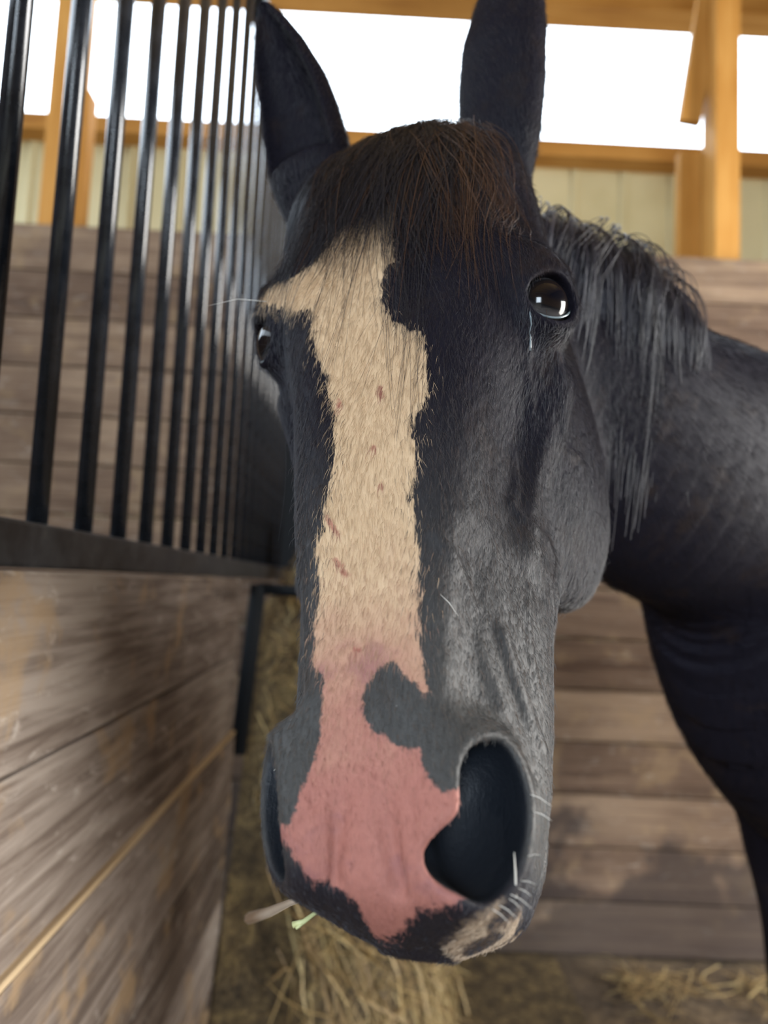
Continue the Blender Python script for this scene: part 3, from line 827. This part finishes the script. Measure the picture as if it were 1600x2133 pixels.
eye_me.polygons.foreach_set('use_smooth', [True] * len(eye_me.polygons))
for s in (1, -1):
    ax = HEAD_R @ (EYE_AX * [s, 1, 1]); o = bpy.data.objects.new('eye', eye_me); COL.objects.link(o); o.parent = horse
    q = Vector(ax).to_track_quat('Z', 'Y')
    o.matrix_world = Matrix.Translation(Vector(h2w(EYE_C * [s, 1, 1] + [0, SHEAR * s * EYE_C[0], 0]))) @ q.to_matrix().to_4x4()

# highlights on the wet lower lid and inner eye corner, built as pale tubes
m = N('wet_glint'); m.set(Base_Color=(.16, .20, .22), Roughness=.08); m.b.inputs['Specular IOR Level'].default_value = .9
ca, sa = math.cos(.55), math.sin(.55)
for s in (1, -1):
    ec = EYE_C * [s, 1, 1] + [0, SHEAR * s * EYE_C[0], 0]; pts = []
    for an in np.linspace(-.1, 2.3, 16):
        A, B = .0160 * .97 * math.sin(an), .0200 * .97 * math.cos(an)      # short, long axis of the opening
        d = np.array([0, A * ca + B * sa, B * ca - A * sa]); d[0] = math.sqrt(max((EYE_R + .0016) ** 2 - d[1] ** 2 - d[2] ** 2, 1e-6))
        pts.append(h2w(ec + (EYE_F @ d) * [s, 1, 1]))
    bm = bmesh.new(); tube(bm, pts, [.0003] + [.00075] * 14 + [.0003], 8); from_bm('lid_glint', bm, m.m, horse)
if CORNER_GLINT:
    pts = [h2w(p) for p in CORNER_GLINT]; fine = []
    for p, q in zip(pts, pts[1:]):
        for t in (0, .33, .66): fine.append(p + (q - p) * t + rng.normal(0, .0005, 3))
    bm = bmesh.new(); tube(bm, fine + [pts[-1]], [.0004] + list(rng.uniform(.0003, .0009, len(fine) - 1)) + [.0010], 8); from_bm('corner_glint', bm, m.m, horse)

# ------------------------------------------------------------------ hair
from mathutils.bvhtree import BVHTree
_near = (np.abs(HH[:, 0]) < .2) & (HH[:, 1] > -.5) & (HH[:, 1] < .5) & (HH[:, 2] > -.3)
BV = BVHTree.FromPolygons(hv.tolist(), hq[_near[hq].all(1)].tolist())
def strands(name, P, R, color, mat, parent, kind=None):
    """P: (n, k, 3) world points, R: (k,) or (n, k) radii, color (n, 3)"""
    n, k = P.shape[:2]
    hc = bpy.data.hair_curves.new(name); hc.add_curves([k] * n)
    hc.attributes['position'].data.foreach_set('vector', np.ascontiguousarray(P, np.float32).ravel())
    R = np.broadcast_to(np.asarray(R, np.float32), (n, k))
    a = hc.attributes.get('radius') or hc.attributes.new('radius', 'FLOAT', 'POINT')
    a.data.foreach_set('value', np.ascontiguousarray(R).ravel())
    c4 = np.concatenate([color, np.ones((n, 1))], 1).astype(np.float32)
    a = hc.attributes.new('tint', 'FLOAT_COLOR', 'CURVE'); a.data.foreach_set('color', c4.ravel())
    hc.materials.append(mat)
    o = bpy.data.objects.new(name, hc); COL.objects.link(o); o.parent = parent
    if kind: o['kind'] = kind
    return o
def hair_mat(name, rough=.38, spec=.5):
    m = N(name)
    c = m.n('ShaderNodeAttribute', attribute_name='tint').outputs['Color']
    m.set(Base_Color=c, Roughness=rough); m.b.inputs['Specular IOR Level'].default_value = spec
    return m.m
M_fur = hair_mat('short_coat_hair', .42, .5); M_long = hair_mat('long_hair', .36, .3)

# short coat over the side of the head the light reaches
tri = hq[_near[hq].all(1)]
ctr = hv[tri].mean(1); Hc = w2h(ctr)
e1 = hv[tri[:, 2]] - hv[tri[:, 0]]; e2 = hv[tri[:, 3]] - hv[tri[:, 1]]
cr = np.cross(e1, e2); ar = np.linalg.norm(cr, axis=1) * .5; nr = cr / (2 * ar[:, None]).clip(1e-12)
view = np.array([0, 0, CAM_H]) - ctr; view /= np.linalg.norm(view, axis=1, keepdims=True)
use = (Hc[:, 1] > -.50) & (Hc[:, 1] < .42) & (Hc[:, 2] > -.25)
cavc = A_cav[tri].mean(1)
use &= cavc < .0015
# bare skin round the eye opening
for s in (1, -1):
    ec = EYE_C * [s, 1, 1] + [0, SHEAR * s * EYE_C[0], 0]
    d = (Hc - ec) @ (EYE_F * np.array([s, 1, 1])[:, None])
    use &= ~((d[:, 0] > .004) & (np.hypot(d[:, 1], d[:, 2]) < .019))
fade = np.clip((Hc[:, 2] + .25) / .08, 0, 1) * np.where(Hc[:, 1] < -.24, .6, 1.0)
p = np.where(use, ar * fade, 0); p /= p.sum()
NH = globals().get('N_FUR', 190000)
ch = rng.choice(len(tri), NH, p=p)
a, b = rng.random(NH), rng.random(NH)
V4 = hv[tri[ch]]
root = (V4[:, 0] * (1 - a)[:, None] + V4[:, 1] * a[:, None]) * (1 - b)[:, None] + (V4[:, 3] * (1 - a)[:, None] + V4[:, 2] * a[:, None]) * b[:, None]
Hr = w2h(root); nn = nr[ch]
wh, lp, scb = marks(Hr)
flow = np.stack([np.sin(Hr[:, 1] * 40 + Hr[:, 0] * 30) * .12 + np.sign(Hr[:, 0]) * .15 * np.clip(1 - Hr[:, 1] / .2, 0, 1), np.ones(NH), np.zeros(NH)], 1)
flow += rng.normal(0, .16, (NH, 3))
fw = flow @ HEAD_R.T
fw -= nn * (fw * nn).sum(1, keepdims=True); fw /= np.linalg.norm(fw, axis=1, keepdims=True).clip(1e-6)
uu = np.clip((Hr[:, 1] - .18) / .17, 0, 1)
ln = (.0085 * (1 - uu) + .0032 * uu) * rng.uniform(.7, 1.25, NH)
lift = np.where(rng.random(NH) < .05, .55, .20) * rng.uniform(.6, 1.4, NH)
P = np.stack([root - nn * .0003, root + (fw * .5 + nn * lift[:, None] * .55) * ln[:, None], root + (fw + nn * lift[:, None] * .7) * ln[:, None]], 1)
edge = wh + rng.normal(0, 1, NH) * np.where(Hr[:, 1] > .28, .0012, .0046)
isw = edge > 0
t = rng.uniform(.75, 1.2, (NH, 1))
pkh = np.clip((Hr[:, 1] - .215 + rng.normal(0, .02, NH)) / .13, 0, 1)[:, None]
colw = (np.array(CREAM) * 1.12) * (1 - pkh) + np.array(PINK) * 1.05 * pkh
mz = np.clip((Hr[:, 1] - .10) / .24, 0, 1)[:, None]
mz = mz * (1 - np.clip((Hr[:, 1] - .365 + rng.normal(0, .004, NH)) / .02, 0, 1)[:, None])
cold = np.array([.0115, .0118, .0200]) * (1 - mz) + np.array([.062, .060, .058]) * mz  # bluish tint paints the haze over the upper head into the hair
brn = (rng.random(NH) < .25)[:, None]
cold = np.where(brn, cold * [1.9, 1.4, 1.1], cold)
col = np.where(isw[:, None], colw, cold)
col = np.where((lp > 0)[:, None], np.array([.45, .34, .24]), col)
col = np.where((scb < .0022)[:, None] & isw[:, None], np.array([.30, .11, .085]), col) * t
# longer hair of the neck and shoulder
ctr2 = hv[hq].mean(1); H2 = w2h(ctr2)
k2 = (ctr2[:, 0] < 1.0) & (ctr2[:, 2] > .9) & ((H2[:, 2] < -.20) | (H2[:, 0] > .2)) & (H2[:, 1] > -.45)
q2 = hq[k2]; E1 = hv[q2[:, 2]] - hv[q2[:, 0]]; E2 = hv[q2[:, 3]] - hv[q2[:, 1]]; C2 = np.cross(E1, E2); A2 = np.linalg.norm(C2, axis=1)
M2 = globals().get('N_NECK', 70000)
ch2 = rng.choice(len(q2), M2, p=A2 / A2.sum()); n2_ = C2[ch2] / A2[ch2][:, None]
a, b = rng.random((2, M2, 1)); V4 = hv[q2[ch2]]
r2 = (V4[:, 0] * (1 - a) + V4[:, 1] * a) * (1 - b) + (V4[:, 3] * (1 - a) + V4[:, 2] * a) * b
f2 = np.array([.55, .35, -.75]) + rng.normal(0, .2, (M2, 3)); f2 -= n2_ * (f2 * n2_).sum(1, keepdims=True); f2 /= np.linalg.norm(f2, axis=1, keepdims=True)
l2 = rng.uniform(.008, .015, (M2, 1))
P2 = np.stack([r2 - n2_ * .0003, r2 + (f2 * .5 + n2_ * .14) * l2, r2 + (f2 + n2_ * .22) * l2], 1)
t2 = rng.uniform(.6, 1.5, (M2, 1))
col2 = np.where(rng.random((M2, 1)) < .3, np.array([.014, .009, .009]), np.array([.007, .0075, .012])) * t2
strands('coat_hair', P, np.array([.000085, .00007, .00002]), col, M_fur, horse, 'stuff')
strands('neck_hair', P2, np.array([.00011, .00009, .00003]), col2, hair_mat('neck_coat_hair', .7, .03), horse, 'stuff')

def on_face(w, u, up=.0):
    """point on the head in front of (w, u), raised by up"""
    o = h2w([w, u, .25]); d = -HEAD_R[:, 2]
    r = BV.ray_cast(Vector(o), Vector(d))
    if r[0] is None: return None
    return np.array(r[0]) + np.array(r[1]) * up

def forelock(n_clump, n_each, wisp=False):
    out, cols, rads = [], [], []
    K = 11
    for c in range(n_clump):
        f = rng.random()
        w0 = rng.normal(0, .030); w0 = float(np.clip(w0, -.062, .060)); u0 = -.228 + rng.uniform(0, .05) + abs(w0) * .35 + max(w0 - .01, 0) * .55
        L = rng.uniform(.12, .205) if rng.random() < .9 else rng.uniform(.20, .28)
        spread = w0 * rng.uniform(.5, 1.1) + rng.normal(0, .016)
        if rng.random() < .30: spread = -.062 + rng.normal(0, .014) - abs(w0) * .3     # lock drawn to one side
        if -.01 < w0 + spread < .022 and rng.random() < .2: L *= 1.2
        lw0 = w0 + spread * 1.0
        if -.045 < lw0 < .004: L = min(L, rng.uniform(.13, .22))
        if lw0 < -.035: L = min(L, rng.uniform(.14, .185))
        if wisp: L = rng.uniform(.20, .33); spread = rng.normal(-.02, .04)
        amp = rng.uniform(.003, .010); ph = rng.uniform(0, 6.3); body = rng.uniform(.002, .014)
        brown = rng.random() < (.5 if lw0 > .05 else .08)
        for k in range(n_each):
            dw, du = rng.normal(0, .007), rng.normal(0, .008); tw = rng.normal(0, .0045); wmax = rng.uniform(.048, .088)
            l = L * rng.uniform(.62, 1.08); pts = []
            for i in range(K):
                t = i / (K - 1); e = t ** 1.25
                w = w0 + dw * (1 - .55 * t) + spread * e + amp * math.sin(ph + 5 * t) * t + tw * math.sin(3 * t + ph)
                u = u0 + du * (1 - t) + l * t
                up = .002 + (body + abs(dw) * .3) * math.sin(math.pi * min(1, .25 + t * .75)) * (1 - .4 * t) + .004 * t * rng.random()
                q = on_face(np.clip(w, -.104, wmax - .008 * t * tw / .0045), u, up)
                if q is None: q = pts[-1] + HEAD_R[:, 1] * (l / (K - 1)) if pts else h2w([w, u, -.02])
                pts.append(q)
            pts = np.array(pts)
            pts[1:-1] = .25 * pts[:-2] + .5 * pts[1:-1] + .25 * pts[2:]
            out.append(pts)
            s = rng.uniform(.6, 1.3)
            cols.append(np.array([.055, .025, .014]) * s if brown and rng.random() < .75 else np.array([.011, .0105, .0145]) * s)
    return np.array(out), np.array(cols)
NC = globals().get('N_CLUMP', 210)
P, col = forelock(NC, 24)
P2, col2 = forelock(46, 3, True)
P = np.concatenate([P, P2]); col = np.concatenate([col, col2 * 1.3])
strands('forelock', P, np.linspace(.00022, .00006, P.shape[1]), col, M_long, horse)

# mane along the crest, falling to the near side
def crest(t):
    x = t * (len(_nc) - 1.001); i = int(x); a = x - i
    c = _nc[i] * (1 - a) + _nc[i + 1] * a; ab = _nc[i + 1] - _nc[i]
    side = norm3(np.cross(ab, [0, 0, 1])); upv = norm3(np.cross(side, ab))
    return c, side, upv, norm3(ab), _nh[i] * (1 - a) + _nh[i + 1] * a, _nt[i] * (1 - a) + _nt[i + 1] * a
out, cols = [], []
for c in range(150):
    tc = rng.uniform(-.02, .125) if c > 30 else rng.uniform(.11, .165)
    flip = rng.random() < .18
    L = rng.uniform(.16, .33) * (1 - .55 * max(0, tc - .12) / .06); puff = rng.uniform(.002, .016) if c % 5 else rng.uniform(.015, .035); wob = rng.normal(0, .035)
    for k in range(14):
        C, side, upv, fw_, hh, th = crest(max(0, tc + rng.normal(0, .006)))
        l = L * rng.uniform(.45, 1.1); pts = []
        off = rng.normal(0, .006)
        for i in range(9):
            t = i / 8
            arc = l * t
            phi = min(arc / (hh * .75), 1.05) + .02            # down the side of the neck
            drop = max(0, arc - hh * .75 * 1.05)
            s = -1 if flip else 1
            p = C + upv * (hh * math.cos(phi)) + side * (s * th * math.sin(phi)) + (upv * math.cos(phi) + side * s * math.sin(phi)) * (.003 + puff * math.sin(math.pi * min(1, .3 + t * .7)) * min(1, t * 3.5))
            p = p - np.array([0, 0, 1]) * drop * .95 + fw_ * (off + wob * t + .01 * math.sin(t * 4 + c))
            pts.append(p)
        out.append(pts); cols.append(np.array([.020, .018, .024]) * rng.uniform(.6, 1.7))
strands('mane', np.array(out), np.linspace(.0005, .0002, 9), np.array(cols), M_long, horse)
# tail
out, cols = [], []
C, side, upv, fw_, hh, th = crest(1.0)
for c in range(600):
    r = C + fw_ * .17 + upv * .12 + rng.normal(0, .02, 3); l = rng.uniform(.5, .85)
    out.append([r + fw_ * (.10 * math.sin(min(1, t * 2) * 1.4)) + np.array([rng.normal(0, .01), rng.normal(0, .01), -l * t]) for t in np.linspace(0, 1, 7)])
    cols.append(np.array([.022, .018, .02]) * rng.uniform(.6, 1.4))
strands('tail', np.array(out), np.linspace(.0008, .0003, 7), np.array(cols), M_long, horse)

# whiskers and single stray hairs: root on the head, bent tip
m = N('whisker'); m.set(Base_Color=(.62, .60, .55), Roughness=.35); M_wh = m.m
m = N('dark_whisker'); m.set(Base_Color=(.03, .03, .03), Roughness=.4); M_whd = m.m
WHISK = WHISK_XYZ
for root_, tip_, rad, mt in WHISK:
    r0, r1 = h2w(root_), h2w(tip_); mid = (r0 + r1) * .5 + np.array([0, 0, np.linalg.norm(r1 - r0) * .08])
    bm = bmesh.new(); tube(bm, [r0, (r0 + mid) / 2, mid, (mid + r1) / 2, r1], [rad, rad * .95, rad * .85, rad * .6, rad * .2], 6)
    from_bm('whisker', bm, M_wh if mt else M_whd, horse)
# ------------------------------------------------------------------ hay, straw and what lies about
m = N('hay')
rn = m.n('ShaderNodeNewGeometry').outputs['Random Per Island']
co = m.coord('Object'); n1 = m.noise(co, 30, 4, .6)
c = m.ramp(m.math('ADD', m.math('MULTIPLY', rn, .75), m.math('MULTIPLY', n1, .25)), [(.05, (.12, .075, .032)), (.4, (.26, .175, .078)), (.7, (.40, .285, .125)), (.95, (.52, .42, .21))])
m.set(Base_Color=c, Roughness=.6); M_hay = m.m
m = N('packed_hay')
co = m.coord('Object'); n1 = m.noise(co, 16, 6, .7, .6); n2 = m.noise(co, 70, 4, .6, 1)
c = m.ramp(m.math('ADD', m.math('MULTIPLY', n1, .6), m.math('MULTIPLY', n2, .4)), [(.36, (.035, .024, .013)), (.5, (.13, .092, .045)), (.64, (.33, .235, .10))])
m.set(Base_Color=c, Roughness=.9); m.bump(m.math('ADD', n1, n2), 1, .02); M_pack = m.m
def blades(name, pts, mat, parent=None, kind=None, lmin=.08, lmax=.3, wid=.0022, flat=.9, dirs=None):
    """curved flat stalks, each a three-sided straw"""
    V, Fc = [], []
    for q, p in enumerate(pts):
        a = random.uniform(0, 6.283); tilt = random.gauss(0, .25) * (1 - flat) * 4
        d = Vector((math.cos(a), math.sin(a), tilt)) if dirs is None else Vector(dirs[q])
        d.normalize(); l = random.uniform(lmin, lmax); up = Vector((0, 0, 1)); s = d.cross(up)
        if s.length < .05: s = Vector((1, 0, 0))
        s.normalize(); t = s.cross(d).normalized(); w = wid * random.uniform(.6, 1.5); bend = random.gauss(0, .12) * l; dr = random.gauss(0, .1) * l
        b0 = len(V)
        for k in range(4):
            x = k / 3 - .5; c = Vector(p) + d * (l * x) + s * (bend * (1 - 4 * x * x)) + t * (dr * (1 - 4 * x * x))
            ww = w * (1 - .5 * abs(x))
            for j in range(3):
                an = j * 2.094; V.append(c + s * (math.cos(an) * ww) + t * (math.sin(an) * ww * .6))
        for k in range(3):
            for j in range(3):
                Fc.append((b0 + k * 3 + j, b0 + k * 3 + (j + 1) % 3, b0 + k * 3 + 3 + (j + 1) % 3, b0 + k * 3 + 3 + j))
        Fc += [(b0 + 2, b0 + 1, b0), (b0 + 9, b0 + 10, b0 + 11)]
    o = link(name, mesh(name, V, Fc), mat, parent)
    if kind: o['kind'] = kind
    return o

# heap of hay in the corner, sloping down from the partition's end towards the floor
def heap_z(x, y):
    d = max(0, (x + .16) / .46); e = max(0, (2.42 - y) / .62)
    r = math.hypot(d, e)
    z = 1.31 * max(0, 1 - r) ** .8
    z += .22 * math.exp(-((x + .17) / .075) ** 2 - ((y - 2.55) / .13) ** 2)
    return z * (1 + .10 * mnoise.noise(Vector((x * 6, y * 6, 1)))) + .05 * mnoise.noise(Vector((x * 14, y * 14, 4))) * min(1, z * 6)
bm = bmesh.new()
NX, NY = 56, 56
g_ = [[bm.verts.new((-.328 + 1.1 * i / NX, 1.75 + 1.335 * j / NY, max(-.02, heap_z(-.328 + 1.1 * i / NX, 1.75 + 1.335 * j / NY)))) for j in range(NY + 1)] for i in range(NX + 1)]
for i in range(NX):
    for j in range(NY):
        vs = (g_[i][j], g_[i + 1][j], g_[i + 1][j + 1], g_[i][j + 1])
        if max(v.co.z for v in vs) > -.015: bm.faces.new(vs)
bmesh.ops.delete(bm, geom=[v for v in bm.verts if not v.link_faces], context='VERTS')
hay = from_bm('hay', bm, M_pack, None, True)
tag(hay, 'heap of loose yellow hay in the corner past the partition\'s end', 'hay', kind='stuff')
pts, drs = [], []
short_p, short_d = [], []
while len(short_p) < 500:
    x = random.uniform(-.29, -.13); y = random.uniform(2.12, 2.95)
    a = random.gauss(-.9, .9); short_p.append((x, y, heap_z(x, y) + random.uniform(0, .02))); short_d.append((math.cos(a) * .7, math.sin(a), random.gauss(-.2, .6)))
blades('hay_strand', short_p, M_hay, hay, None, .04, .09, .0028, dirs=short_d)
while len(pts) < 1500:
    x = random.uniform(-.15, .50); y = random.uniform(1.8, 2.88); z = heap_z(x, y)
    if z < .01: continue
    pts.append((x, y, z + random.uniform(.0, .04)))
    a = random.gauss(-.9, .9); drs.append((math.cos(a) * .7, math.sin(a), random.gauss(-.9, .7)))
blades('hay_strand', pts, M_hay, hay, None, .10, .34, .0034, dirs=drs)

pts = []
while len(pts) < 2600:
    x = random.uniform(-.30, 3.2); y = random.uniform(1.2, 3.05)
    if (x < .95 and y > 1.4) or any(math.hypot(x - l_[0][-1][0], y - l_[0][-1][1]) < .2 for l_ in LEGS) or y > 2.95: continue
    if mnoise.noise(Vector((x * 1.7, y * 1.7, 8))) + random.uniform(-.35, .35) < (-.25 if x < .6 else .05): continue
    pts.append((x, y, random.uniform(.004, .03)))
tag(blades('straw', pts, M_hay, None, 'stuff', .05, .22, .0024, flat=.97), 'loose straw scattered over the brown stall floor', 'straw')

# black steel frame of the hay opening at the end of the partition
g = empty('hay_rack', (-.30, 2.06, 1.37)); tag(g, 'black steel frame round the hay at the end of the plank partition', 'hay rack')
def bar2(name, a, b, w):
    bm = bmesh.new(); tube(bm, [Vector(a) - g.location, Vector(b) - g.location], w, 12)
    return from_bm(name, bm, M_matt, g)
bar2('upright', (-.300, 2.085, 1.375), (-.328, 2.08, .93), .022)
bar2('crossbar', (-.300, 2.085, 1.365), (-.02, 2.085, 1.352), .016)
bar2('upright', (-.140, 2.085, 1.355), (-.148, 2.085, .95), .009)

# two stalks of hay hanging from the lips
m = N('green_hay'); m.set(Base_Color=(.50, .52, .26), Roughness=.5); M_green = m.m
m = N('dry_hay'); m.set(Base_Color=(.46, .40, .33), Roughness=.6); M_dry = m.m
def stalk(name, pts, rad, mat, label):
    root = Vector(pts[0]); bm = bmesh.new(); tube(bm, [Vector(p) - root for p in pts], rad, 7)
    o = from_bm(name, bm, mat); o.location = root
    return tag(o, label, 'hay stalk')
s1 = stalk('hay_stalk', [(-.0100, .422, 1.2212), (-.0169, .418, 1.2205), (-.0208, .4131, 1.2200), (-.0259, .4083, 1.2178), (-.0312, .4086, 1.2159)], [.0008, .0009, .0010, .0013, .0017], M_green, 'short pale green hay stalk with a forked end poking out of the horse\'s lips')
bm = bmesh.new(); tube(bm, [Vector(p) - s1.location for p in ((-.0254, .4083, 1.2176), (-.0276, .4075, 1.2162), (-.0295, .4066, 1.2151))], [.0007, .0009, .0007], 7)
from_bm('fork', bm, M_green, s1)
stalk('hay_stalk', [(-.016, .430, 1.2215), (-.0264, .4384, 1.2182), (-.0438, .5226, 1.1806), (-.0649, .6071, 1.1399), (-.0901, .6916, 1.0994)], [.0012, .0014, .0022, .0036, .0050], M_dry, 'long dry grey-brown hay stalk hanging back from the horse\'s lips')
